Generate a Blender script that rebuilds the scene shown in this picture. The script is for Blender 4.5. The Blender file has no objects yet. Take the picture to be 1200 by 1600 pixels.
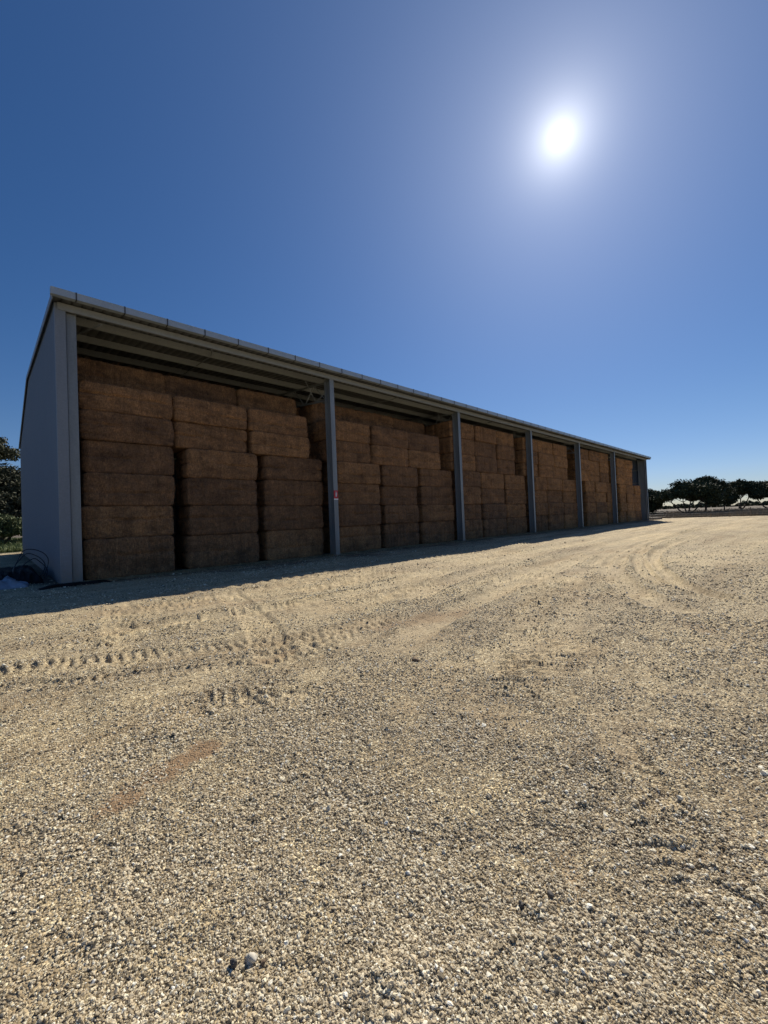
import bpy, math, random
import numpy as np
from mathutils import Vector, Matrix
R = math.radians
rng = np.random.default_rng(7)
random.seed(7)
scene = bpy.context.scene
COL = scene.collection

# ------------------------------------------------------------------ camera
cam_d = bpy.data.cameras.new('camera')
cam = bpy.data.objects.new('camera', cam_d)
COL.objects.link(cam)
r_ = Vector((0.72479, -0.68779, -0.04025)); u_ = Vector((0.01664, -0.04093, 0.99902)); b_ = Vector((-0.68877, -0.72475, -0.01822))
m = Matrix((r_, u_, b_)).transposed().to_4x4(); m.translation = Vector((0, 0, 1.5))
cam.matrix_world = m
cam_d.sensor_fit = 'VERTICAL'; cam_d.sensor_height = 36.0; cam_d.lens = 36.0 * 631.5 / 1600
cam_d.clip_start = 0.05; cam_d.clip_end = 8000
scene.camera = cam

# ------------------------------------------------------------------ world, sun, exposure
SUN = Vector((0.71168, 0.27021, 0.64846)).normalized()
world = bpy.data.worlds.new('World'); scene.world = world; world.use_nodes = True
wt = world.node_tree; wt.nodes.clear()
def N(t, typ, **kw):
    n = t.nodes.new(typ)
    for k, v in kw.items(): setattr(n, k, v)
    return n
wo = N(wt, 'ShaderNodeOutputWorld')
sky = N(wt, 'ShaderNodeTexSky'); sky.sky_type = 'NISHITA'; sky.sun_disc = False
sky.sun_elevation = math.asin(SUN.z); sky.sun_rotation = math.atan2(SUN.x, SUN.y)
sky.altitude = 200; sky.air_density = 1.0; sky.dust_density = 0.15; sky.ozone_density = 1.6
bg = N(wt, 'ShaderNodeBackground'); bg.inputs[1].default_value = 0.0505
hs = N(wt, 'ShaderNodeHueSaturation'); hs.inputs['Saturation'].default_value = 1.30; hs.inputs['Hue'].default_value = .497
wt.links.new(sky.outputs[0], hs.inputs['Color']); tn = N(wt, 'ShaderNodeMixRGB', blend_type='MULTIPLY'); tn.inputs[0].default_value = 1; 
wtc = N(wt, 'ShaderNodeTexCoord'); wsp = N(wt, 'ShaderNodeSeparateXYZ'); wt.links.new(wtc.outputs['Generated'], wsp.inputs[0])
wmr = N(wt, 'ShaderNodeMapRange', interpolation_type='SMOOTHSTEP'); wmr.inputs['From Min'].default_value = 0; wmr.inputs['From Max'].default_value = .22; wt.links.new(wsp.outputs[2], wmr.inputs[0])
wmx = N(wt, 'ShaderNodeMixRGB'); wmx.inputs[1].default_value = (.78, .90, 1.32, 1); wmx.inputs[2].default_value = (.93, .965, 1.20, 1); wt.links.new(wmr.outputs[0], wmx.inputs[0]); wt.links.new(wmx.outputs[0], tn.inputs[2])
wt.links.new(hs.outputs[0], tn.inputs[1]); wt.links.new(tn.outputs[0], bg.inputs[0])
# the sun's disc and the glare of the air round it, by angle from the sun
tc = N(wt, 'ShaderNodeTexCoord')
dot = N(wt, 'ShaderNodeVectorMath', operation='DOT_PRODUCT'); dot.inputs[1].default_value = SUN
wt.links.new(tc.outputs['Generated'], dot.inputs[0])
def M(t, op, a, b=None, c=None, clamp=False):
    n = N(t, 'ShaderNodeMath', operation=op); n.use_clamp = clamp
    for i, v in enumerate((a, b, c)):
        if v is None: continue
        if isinstance(v, (int, float)): n.inputs[i].default_value = v
        else: t.links.new(v, n.inputs[i])
    return n.outputs[0]
cl = M(wt, 'MINIMUM', dot.outputs['Value'], 0.9999999)
ang = M(wt, 'MULTIPLY', M(wt, 'ARCCOSINE', cl), 57.2958)
def expo(scale, amp, power=1.0):
    q = M(wt, 'POWER', M(wt, 'DIVIDE', ang, scale), power)
    return M(wt, 'MULTIPLY', M(wt, 'EXPONENT', M(wt, 'MULTIPLY', q, -1.0)), amp)
g1 = expo(.42, 14.0, 2.0); g2 = expo(1.9, 1.05); g3 = expo(16.0, 0.25)
bgc = N(wt, 'ShaderNodeBackground'); bgc.inputs[0].default_value = (1, 0.97, 0.90, 1)
wt.links.new(M(wt, 'ADD', g1, g2), bgc.inputs[1])
bgd = N(wt, 'ShaderNodeBackground'); bgd.inputs[0].default_value = (0.74, 0.86, 1.0, 1)
wt.links.new(g3, bgd.inputs[1])
a1 = N(wt, 'ShaderNodeAddShader'); a2 = N(wt, 'ShaderNodeAddShader')
wt.links.new(bg.outputs[0], a1.inputs[0]); wt.links.new(bgc.outputs[0], a1.inputs[1])
wt.links.new(a1.outputs[0], a2.inputs[0]); wt.links.new(bgd.outputs[0], a2.inputs[1])
wt.links.new(a2.outputs[0], wo.inputs[0])

sd = bpy.data.lights.new('sun', 'SUN'); sd.energy = 5.0; sd.angle = R(0.53); sd.color = (1.0, 0.925, 0.79)
so = bpy.data.objects.new('sun', sd); COL.objects.link(so)
SUNL = Vector((math.cos(R(38.6)) * math.cos(R(24)), math.cos(R(38.6)) * math.sin(R(24)), math.sin(R(38.6))))
so.rotation_euler = SUNL.to_track_quat('Z', 'Y').to_euler(); so.location = (0, 0, 40)
vs = scene.view_settings
vs.view_transform = 'Standard'; vs.look = 'None'; vs.exposure = 0.22; vs.gamma = 1.0
scene.cycles.max_bounces = 6; scene.cycles.diffuse_bounces = 4

# ------------------------------------------------------------------ numpy noise
def hsh(ix, iy, seed=0):
    n = (ix.astype(np.int64) * 374761393 + iy.astype(np.int64) * 668265263 + seed * 974634777) & 0xffffffff
    n = ((n ^ (n >> 13)) * 1274126177) & 0xffffffff
    n = (n ^ (n >> 16)) & 0xffffffff
    return n / 4294967295.0
def vnoise(x, y, seed=0):
    ix = np.floor(x); iy = np.floor(y); fx = x - ix; fy = y - iy
    fx = fx * fx * (3 - 2 * fx); fy = fy * fy * (3 - 2 * fy)
    a = hsh(ix, iy, seed); b = hsh(ix + 1, iy, seed); c = hsh(ix, iy + 1, seed); d = hsh(ix + 1, iy + 1, seed)
    return (a + (b - a) * fx + (c - a) * fy + (a - b - c + d) * fx * fy) * 2 - 1
def fbm(x, y, seed=0, octv=3, gain=.5):
    s = 0; a = 1
    for k in range(octv):
        s = s + a * vnoise(x * 2 ** k + 17.3 * k, y * 2 ** k - 9.1 * k, seed + k); a *= gain
    return s
def sstep(a, b, x):
    t = np.clip((x - a) / (b - a), 0, 1); return t * t * (3 - 2 * t)

# ------------------------------------------------------------------ mesh helpers
class MB:
    def __init__(s): s.v = []; s.f = []
    def box(s, x0, y0, z0, x1, y1, z1):
        b = len(s.v)
        s.v += [(x0, y0, z0), (x1, y0, z0), (x1, y1, z0), (x0, y1, z0), (x0, y0, z1), (x1, y0, z1), (x1, y1, z1), (x0, y1, z1)]
        s.f += [[b + i for i in q] for q in ((0, 3, 2, 1), (4, 5, 6, 7), (0, 1, 5, 4), (1, 2, 6, 5), (2, 3, 7, 6), (3, 0, 4, 7))]
        return s
    def hexa(s, p):
        b = len(s.v); s.v += [tuple(q) for q in p]
        s.f += [[b + i for i in q] for q in ((0, 3, 2, 1), (4, 5, 6, 7), (0, 1, 5, 4), (1, 2, 6, 5), (2, 3, 7, 6), (3, 0, 4, 7))]
        return s
    def tube(s, pts, rad, n=6, cap=True):
        pts = [Vector(p) for p in pts]
        if not isinstance(rad, (list, tuple)): rad = [rad] * len(pts)
        b0 = len(s.v); up = Vector((0.31, 0.22, 0.93))
        for i, p in enumerate(pts):
            d = (pts[min(i + 1, len(pts) - 1)] - pts[max(i - 1, 0)]).normalized()
            a = d.cross(up)
            if a.length < .05: a = d.cross(Vector((1, 0, 0)))
            a.normalize(); c = d.cross(a)
            for k in range(n):
                t = 2 * math.pi * k / n
                s.v.append(tuple(p + (a * math.cos(t) + c * math.sin(t)) * rad[i]))
        for i in range(len(pts) - 1):
            for k in range(n):
                s.f.append([b0 + i * n + k, b0 + i * n + (k + 1) % n, b0 + (i + 1) * n + (k + 1) % n, b0 + (i + 1) * n + k])
        if cap:
            s.f.append([b0 + k for k in range(n)][::-1]); s.f.append([b0 + (len(pts) - 1) * n + k for k in range(n)])
        return s
    def build(s, name, mat, parent=None, smooth=False):
        me = bpy.data.meshes.new(name); me.from_pydata(s.v, [], s.f); me.update()
        if mat: me.materials.append(mat)
        if smooth: me.polygons.foreach_set('use_smooth', [True] * len(me.polygons))
        o = bpy.data.objects.new(name, me); COL.objects.link(o)
        if parent: o.parent = parent
        return o
def npmesh(name, V, F, mat, parent=None, smooth=False):
    """V (n,3), F (m,k) arrays."""
    V = np.asarray(V, np.float32); F = np.asarray(F, np.int32)
    me = bpy.data.meshes.new(name)
    me.vertices.add(len(V)); me.vertices.foreach_set('co', V.ravel())
    k = F.shape[1]
    me.loops.add(F.size); me.loops.foreach_set('vertex_index', F.ravel())
    me.polygons.add(len(F)); me.polygons.foreach_set('loop_start', np.arange(len(F), dtype=np.int32) * k)
    if smooth: me.polygons.foreach_set('use_smooth', np.ones(len(F), bool))
    me.update(calc_edges=True); me.validate()
    if mat: me.materials.append(mat)
    o = bpy.data.objects.new(name, me); COL.objects.link(o)
    if parent: o.parent = parent
    return o
def tag(o, label=None, cat=None, group=None, kind=None):
    if label: o['label'] = label
    if cat: o['category'] = cat
    if group: o['group'] = group
    if kind: o['kind'] = kind
    return o
def empty(name, loc):
    o = bpy.data.objects.new(name, None); COL.objects.link(o); o.location = loc; o.empty_display_size = .3
    return o
def fix_local(root):
    """children were modelled in world coordinates: shift them under their root."""
    for ch in list(root.children):
        ch.location = -root.location

# ------------------------------------------------------------------ materials
def mat(name):
    mt = bpy.data.materials.new(name); mt.use_nodes = True
    t = mt.node_tree; t.nodes.clear()
    o = N(t, 'ShaderNodeOutputMaterial'); p = N(t, 'ShaderNodeBsdfPrincipled')
    t.links.new(p.outputs[0], o.inputs[0])
    return mt, t, p
def ramp(t, src, stops):
    n = N(t, 'ShaderNodeValToRGB'); e = n.color_ramp.elements
    while len(e) < len(stops): e.new(.5)
    for el, (pos, c) in zip(e, stops): el.position = pos; el.color = (*c, 1)
    t.links.new(src, n.inputs[0]); return n.outputs[0]
def noise(t, vec, scale, detail=3, rough=.5, out=0):
    n = N(t, 'ShaderNodeTexNoise'); n.inputs['Scale'].default_value = scale; n.inputs['Detail'].default_value = detail
    n.inputs['Roughness'].default_value = rough
    if vec: t.links.new(vec, n.inputs['Vector'])
    return n.outputs[out]
def mapping(t, vec, scale):
    n = N(t, 'ShaderNodeMapping'); n.inputs['Scale'].default_value = scale; t.links.new(vec, n.inputs[0]); return n.outputs[0]
def mix(t, f, a, b, mode='MIX'):
    n = N(t, 'ShaderNodeMixRGB', blend_type=mode)
    for i, v in enumerate((f, a, b)):
        if isinstance(v, (int, float)): n.inputs[i].default_value = v
        elif isinstance(v, tuple): n.inputs[i].default_value = (*v, 1)
        else: t.links.new(v, n.inputs[i])
    return n.outputs[0]
def bump(t, p, h, strength, dist, prev=None):
    n = N(t, 'ShaderNodeBump'); n.inputs['Strength'].default_value = strength; n.inputs['Distance'].default_value = dist
    t.links.new(h, n.inputs['Height'])
    if prev: t.links.new(prev, n.inputs['Normal'])
    if p: t.links.new(n.outputs[0], p.inputs['Normal'])
    return n.outputs[0]
def geo_pos(t): return N(t, 'ShaderNodeNewGeometry').outputs['Position']
def obj_co(t): return N(t, 'ShaderNodeTexCoord').outputs['Object']

def metal(name, c, rough=.45, metallic=.25, streak=.25, dirt_shade=True):
    mt, t, p = mat(name)
    pos = geo_pos(t)
    n1 = noise(t, mapping(t, pos, (1.3, 1.3, .25)), 2.0, 5, .6)
    n2 = noise(t, pos, 22, 3, .6)
    c1 = ramp(t, n1, [(.3, tuple(x * (1 - streak) for x in c)), (.7, c)])
    c2 = mix(t, .35, c1, ramp(t, n2, [(.35, tuple(x * .8 for x in c)), (.65, tuple(min(1, x * 1.12) for x in c))]))
    if dirt_shade:   # splashed red dust at the foot of the sheets, wears off within a metre
        sep = N(t, 'ShaderNodeSeparateXYZ'); t.links.new(pos, sep.inputs[0])
        d = M(t, 'MULTIPLY', M(t, 'SUBTRACT', 1.0, M(t, 'DIVIDE', sep.outputs[2], 0.9), clamp=True), noise(t, pos, 5, 4, .7))
        c2 = mix(t, d, c2, (.30, .22, .14))
    t.links.new(c2, p.inputs['Base Color'])
    p.inputs['Metallic'].default_value = metallic
    t.links.new(M(t, 'ADD', M(t, 'MULTIPLY', n2, .25), rough - .12), p.inputs['Roughness'])
    bump(t, p, n1, .12, .01)
    return mt
m_wall = metal('wall_sheet_steel', (.15, .20, .275), .5, .1, .12)
m_trim = metal('trim_steel', (.21, .24, .28), .45, .15, .15)
m_galv = metal('galvanised_steel', (.26, .29, .31), .45, .3, .4)
m_purl = metal('purlin_steel', (.29, .315, .33), .5, .2, .15, False)
m_roof = metal('roof_sheet_steel', (.13, .135, .135), .5, .2, .2, False)
m_gutter = metal('gutter_steel', (.40, .46, .50), .4, .35, .15, False)
m_dark = metal('dark_strap_steel', (.08, .085, .09), .5, .4, .2, False)

def plain(name, c, rough=.6, nscale=8, var=.25):
    mt, t, p = mat(name)
    n1 = noise(t, obj_co(t), nscale, 4, .6)
    t.links.new(ramp(t, n1, [(.3, tuple(x * (1 - var) for x in c)), (.7, tuple(min(1, x * (1 + var)) for x in c))]), p.inputs['Base Color'])
    p.inputs['Roughness'].default_value = rough
    bump(t, p, n1, .2, .01)
    return mt

def straw():
    mt, t, p = mat('pressed_straw')
    oi = N(t, 'ShaderNodeObjectInfo'); co = obj_co(t)
    off = N(t, 'ShaderNodeVectorMath', operation='ADD'); t.links.new(co, off.inputs[0])
    sc = N(t, 'ShaderNodeVectorMath', operation='SCALE'); sc.inputs['Scale'].default_value = 37.0
    cmb = N(t, 'ShaderNodeCombineXYZ')
    for i in range(3): t.links.new(oi.outputs['Random'], cmb.inputs[i])
    t.links.new(cmb.outputs[0], sc.inputs[0]); t.links.new(sc.outputs[0], off.inputs[1])
    v = off.outputs[0]
    fibx = noise(t, mapping(t, v, (55, 30, 9)), 1.0, 4, .7)      # upright cut stems
    fib2 = noise(t, mapping(t, v, (14, 14, 34)), 1.0, 4, .7)
    big = noise(t, v, 1.6, 4, .6)
    flake = noise(t, mapping(t, v, (7, 1.5, .6)), 1.0, 2, .5)
    f = M(t, 'ADD', M(t, 'MULTIPLY', fibx, .6), M(t, 'MULTIPLY', fib2, .4))
    c = ramp(t, f, [(.30, (.032, .022, .011)), (.46, (.185, .112, .058)), (.60, (.375, .235, .122)), (.76, (.63, .43, .24))])
    c = mix(t, .55, c, ramp(t, big, [(.3, (.55, .50, .45)), (.7, (1.25, 1.15, 1.05))]), 'MULTIPLY')
    c = mix(t, .5, c, ramp(t, flake, [(.3, (.65, .60, .56)), (.7, (1.15, 1.12, 1.1))]), 'MULTIPLY')
    tint = ramp(t, oi.outputs['Random'], [(0.0, (.72, .69, .70)), (.5, (1, .94, .88)), (1.0, (1.2, 1.13, 1.02))])
    c = mix(t, 1.0, c, tint, 'MULTIPLY'); c = mix(t, 1.0, c, oi.outputs['Color'], 'MULTIPLY')
    blot = noise(t, mapping(t, v, (1.2, 1.2, 3.2)), 1.0, 5, .7)
    c = mix(t, .9, c, ramp(t, blot, [(.33, (.52, .48, .45)), (.5, (1, 1, 1)), (.68, (1.3, 1.22, 1.12))]), 'MULTIPLY')
    t.links.new(c, p.inputs['Base Color']); p.inputs['Roughness'].default_value = .85
    b = bump(t, None, flake, .5, .05)
    bump(t, p, f, .9, .03, b)
    return mt
m_straw = straw()

def ground_mat():
    mt, t, p = mat('crushed_stone_yard')
    pos = geo_pos(t)
    wear = N(t, 'ShaderNodeAttribute', attribute_name='wear').outputs['Fac']
    red = N(t, 'ShaderNodeAttribute', attribute_name='red').outputs['Fac']
    v1 = N(t, 'ShaderNodeTexVoronoi'); v1.inputs['Scale'].default_value = 85; t.links.new(pos, v1.inputs['Vector'])
    v2 = N(t, 'ShaderNodeTexVoronoi'); v2.inputs['Scale'].default_value = 32; t.links.new(pos, v2.inputs['Vector'])
    def lum(o):
        s = N(t, 'ShaderNodeSeparateColor'); t.links.new(o, s.inputs[0]); return s.outputs[0]
    stone = ramp(t, lum(v1.outputs['Color']), [(0, (.12, .097, .063)), (.3, (.32, .262, .172)), (.7, (.53, .44, .30)), (.93, (.74, .67, .49)), (1, (.9, .86, .70))])
    stone2 = ramp(t, lum(v2.outputs['Color']), [(0, (.55, .52, .5)), (.5, (1, 1, 1)), (1, (1.25, 1.22, 1.15))])
    stone = mix(t, .6, stone, stone2, 'MULTIPLY')
    patch = noise(t, pos, .9, 6, .65)
    fine = mix(t, noise(t, pos, 60, 3, .8), (.45, .368, .245), (.75, .635, .44))
    k = M(t, 'ADD', M(t, 'MULTIPLY', wear, .65), M(t, 'MULTIPLY', M(t, 'SUBTRACT', patch, .48), 1.6), clamp=True)
    c = mix(t, M(t, 'MULTIPLY', k, .8), stone, fine)
    big = noise(t, mapping(t, pos, (.5, .8, 1)), .5, 5, .65)
    c = mix(t, .8, c, ramp(t, big, [(.3, (.80, .77, .76)), (.5, (1, .98, .93)), (.72, (1.15, 1.08, .96))]), 'MULTIPLY')
    mid = noise(t, mapping(t, pos, (1, 1.6, 1)), 4.5, 5, .75)
    c = mix(t, .6, c, ramp(t, mid, [(.30, (.60, .55, .50)), (.46, (1, 1, 1)), (.7, (1.1, 1.07, 1.0))]), 'MULTIPLY')
    stk = noise(t, mapping(t, pos, (.10, 1.15, 1)), 1.0, 5, .7)
    c = mix(t, .85, c, ramp(t, stk, [(.32, (.62, .55, .48)), (.46, (.92, .89, .85)), (.56, (1.05, 1.03, .98)), (.70, (1.22, 1.18, 1.06))]), 'MULTIPLY')
    rd = M(t, 'MULTIPLY', red, M(t, 'ADD', M(t, 'MULTIPLY', noise(t, pos, 14, 5, .8), 1.3), .2), clamp=True)
    c = mix(t, rd, c, mix(t, noise(t, pos, 70, 2, .8), (.21, .135, .075), (.40, .27, .155)))
    dirt_shade = N(t, 'ShaderNodeAttribute', attribute_name='dirt_shade').outputs['Fac']
    c = mix(t, dirt_shade, c, mix(t, noise(t, pos, 7, 5, .8), (.06, .045, .03), (.20, .15, .10)))  # dark soil by the shed, its colour also deepening the shade there
    t.links.new(c, p.inputs['Base Color']); p.inputs['Roughness'].default_value = .9
    p.inputs['Specular IOR Level'].default_value = .25
    inv = M(t, 'SUBTRACT', 1.0, v1.outputs['Distance'])
    b = bump(t, None, stk, .8, .10)
    b = bump(t, None, noise(t, mapping(t, pos, (.6, 1, 1)), 2.5, 5, .7), .7, .07, b)
    b = bump(t, None, noise(t, pos, 14, 6, .75), .6, .03, b)
    b = bump(t, None, M(t, 'SUBTRACT', 1.0, v2.outputs['Distance']), .35, .012, b)
    bump(t, p, inv, .9, .009, b)
    return mt
m_yard = ground_mat()

def field_mat():
    mt, t, p = mat('dry_paddock_soil')
    pos = geo_pos(t)
    n1 = noise(t, mapping(t, pos, (.35, 1, 1)), .6, 6, .7); n2 = noise(t, pos, 9, 5, .75)
    dry = ramp(t, n1, [(.3, (.07, .055, .038)), (.5, (.125, .098, .068)), (.7, (.19, .15, .10))])
    green = ramp(t, n2, [(.3, (.05, .075, .025)), (.7, (.13, .16, .06))])
    g = N(t, 'ShaderNodeAttribute', attribute_name='green').outputs['Fac']
    c = mix(t, g, dry, green)
    c = mix(t, .6, c, ramp(t, n2, [(.3, (.6, .58, .55)), (.7, (1.2, 1.15, 1.1))]), 'MULTIPLY')
    t.links.new(c, p.inputs['Base Color']); p.inputs['Roughness'].default_value = .95
    bump(t, p, n2, .8, .08)
    return mt
m_field = field_mat()

def leafmat(name, a, b, rough=.85):
    mt, t, p = mat(name)
    pos = geo_pos(t)
    n1 = noise(t, pos, 1.1, 3, .6); n2 = noise(t, pos, 9, 2, .6)
    c = mix(t, .5, ramp(t, n1, [(.3, a), (.7, b)]), ramp(t, n2, [(.3, a), (.7, b)]))
    t.links.new(c, p.inputs['Base Color']); p.inputs['Roughness'].default_value = rough
    p.inputs['Transmission Weight'].default_value = 0
    return mt
m_gum = leafmat('gum_leaves', (.040, .045, .024), (.105, .105, .060))
m_mallee = leafmat('mallee_leaves', (.022, .032, .012), (.062, .074, .028))
m_bush = leafmat('bush_leaves', (.05, .070, .025), (.13, .15, .06))
m_grassg = leafmat('green_grass_blades', (.09, .12, .035), (.20, .24, .09), .7)
m_grassd = leafmat('dry_grass_blades', (.15, .12, .08), (.32, .26, .175), .8)
m_bark = plain('bark', (.075, .058, .043), .9, 6, .4)
m_wood = plain('weathered_post', (.16, .13, .10), .9, 12, .3)
m_wire = plain('fence_wire', (.22, .21, .20), .5, 10, .1)
m_pipe = plain('black_poly_pipe', (.03, .035, .045), .35, 8, .2)
m_blackplastic = plain('black_plastic_sheet', (.012, .012, .013), .8, 5, .3)
m_blackplastic.node_tree.nodes['Principled BSDF'].inputs['Specular IOR Level'].default_value = .15
m_bluetarp = plain('pale_blue_tarp', (.27, .31, .38), .7, 4, .35)
m_red = plain('sign_red', (.55, .03, .04), .4, 5, .08)
m_white = plain('sign_white', (.8, .8, .8), .4, 5, .05)
m_stone = plain('pale_stone', (.52, .48, .40), .85, 40, .25)
m_stoned = plain('dark_stone', (.10, .09, .08), .85, 40, .3)
m_clod = plain('red_soil_clod', (.16, .11, .07), .95, 30, .35)

# ------------------------------------------------------------------ terrain
TR = []   # tracks: pts, half width, depth, lug length, lug height, style
TR.append(([(-1.6, 6.6), (-.03, 6.11), (.49, 5.79), (1.21, 5.37), (2.2, 4.9), (3.6, 4.5), (5.2, 4.6)], .26, .012, .13, .022, 1))
TR.append(([(-1.6, 5.95), (-.03, 5.5), (.38, 5.17), (1.0, 4.83), (2.0, 4.2), (3.4, 3.8)], .10, .010, .10, .016, 0))
TR.append(([(2.1, 14), (1.95, 11.5), (1.69, 9.63), (1.32, 7.4), (1.11, 6.09), (.8, 4.6)], .22, .006, .16, .030, 0))
TR.append(([(3.9, 9.8), (3.39, 7.98), (3.08, 6.82), (2.77, 5.65), (2.3, 4.3), (2.1, 3.2)], .24, .014, .15, .028, 1))
TR.append(([(1.7, 4.25), (2.09, 4.26), (2.62, 4.32), (3.26, 4.39), (4.2, 4.7)], .24, .008, .14, .022, 1))
TR.append(([(1.0, 3.67), (1.4, 3.48), (1.81, 3.11), (2.3, 2.7)], .16, .006, .12, .014, 0))
TR.append(([(14, 6.5), (9.36, 4.42), (6.12, 3.07), (4.71, 2.55), (3.7, 2.02), (2.82, 1.63)], .24, .008, .16, .026, 0))
TR.append(([(11, 4.3), (6.6, 2.7), (4.77, 2.05), (3.75, 1.72), (3.24, 1.48)], .18, .006, .14, .018, 0))
TR.append(([(1.7, .0), (1.95, .16), (2.06, .3), (2.3, .49), (2.47, .63), (2.9, .95), (3.6, 1.3)], .12, .014, .09, .010, 1))
TR.append(([(4.2, 5.4), (5.26, 5.63), (7.25, 6.01), (8.61, 5.7), (11, 5.6)], .22, .010, .20, .024, 1))
arcs = [
 [(8.01, .47), (9.29, 1.62), (11.32, 2.52), (14.7, 3.42), (20.16, 3.98), (28.72, 3.87), (37.67, 1.99), (46, -1.5)],
 [(9.0, 1.5), (10.03, 2.35), (12.14, 3.08), (15.62, 4.0), (22.04, 4.84), (32.73, 5.05), (47.82, 3.32), (60, .5)],
 [(5.42, 6.58), (7.3, 6.86), (10.66, 7.75), (19.03, 8.9), (33.7, 10.24), (47.07, 10.26), (66, 9.2)],
 [(5.0, 4.9), (7.41, 5.76), (11.27, 6.51), (19.35, 7.52), (33.37, 8.46), (45.8, 7.99), (66, 6.0)],
 [(6.2, 4.0), (9.5, 5.0), (14, 5.7), (22, 6.4), (36, 6.7), (50, 5.6), (66, 3.2)],
 [(11.5, 4.0), (16, 4.9), (24, 5.6), (38, 5.6), (52, 3.9)],
 [(2.5, 8.6), (8, 9.2), (16, 9.9), (30, 11.4), (44, 12.0), (62, 11.0)],
 [(2.2, 9.9), (8, 10.4), (18, 11.2), (30, 12.6)],
]
arcs += [[(6.5, 1.0), (8.6, 2.4), (11.5, 3.6), (16, 4.5), (24, 5.2), (36, 4.6), (50, 1.8), (60, -1.5)], [(4.2, 7.6), (9, 8.0), (17, 9.3), (29, 10.7), (45, 11.2), (66, 10.3)],
 [(8, 6.9), (14, 7.3), (23, 8.2), (36, 9.2), (50, 9.2), (66, 7.6)], [(3.0, 3.3), (5.5, 4.0), (9, 4.4), (14, 5.2), (24, 6.0), (40, 6.1), (60, 3.8)], [(.5, 7.4), (3.5, 6.6), (7.5, 6.6), (13, 7.9), (22, 9.6)]]
for i, a in enumerate(arcs): TR.append((a, .20 if i < 2 else .28, .038 if i < 2 else .028, .2, .010, 2))
def smooth_pl(pts, n=6):
    P = [np.array(p, float) for p in pts]; P = [2 * P[0] - P[1]] + P + [2 * P[-1] - P[-2]]; out = []
    for i in range(1, len(P) - 2):
        for k in range(n):
            t = k / n
            out.append(.5 * ((2 * P[i]) + (-P[i - 1] + P[i + 1]) * t + (2 * P[i - 1] - 5 * P[i] + 4 * P[i + 1] - P[i + 2]) * t * t + (-P[i - 1] + 3 * P[i] - 3 * P[i + 1] + P[i + 2]) * t ** 3))
    out.append(P[-2]); return np.array(out)
TRS = [(smooth_pl(a[0]),) + a[1:] for a in TR]
REDS = [((.46, 2.70), (1.00, 2.86), .13, 1.6), ((3.7, 4.15), (5.3, 3.9), .22, .7), ((2.0, 4.2), (2.5, 4.3), .12, .6), ((1.5, 8.8), (2.6, 8.3), .6, .35),
        ((6.1, .9), (6.5, 1.2), .15, .5), ((2.9, 8.1), (3.5, 7.6), .25, .5), ((-.6, 2.2), (-.1, 2.6), .3, .35), ((1.5, .62), (1.8, .8), .06, .5)]
def seg_d(x, y, p, q):
    dx, dy = q[0] - p[0], q[1] - p[1]; L = math.hypot(dx, dy)
    s = ((x - p[0]) * dx + (y - p[1]) * dy) / L; t = ((x - p[0]) * -dy + (y - p[1]) * dx) / L
    sc = np.clip(s, 0, L)
    return np.hypot(s - sc, t), s, t, L
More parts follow.
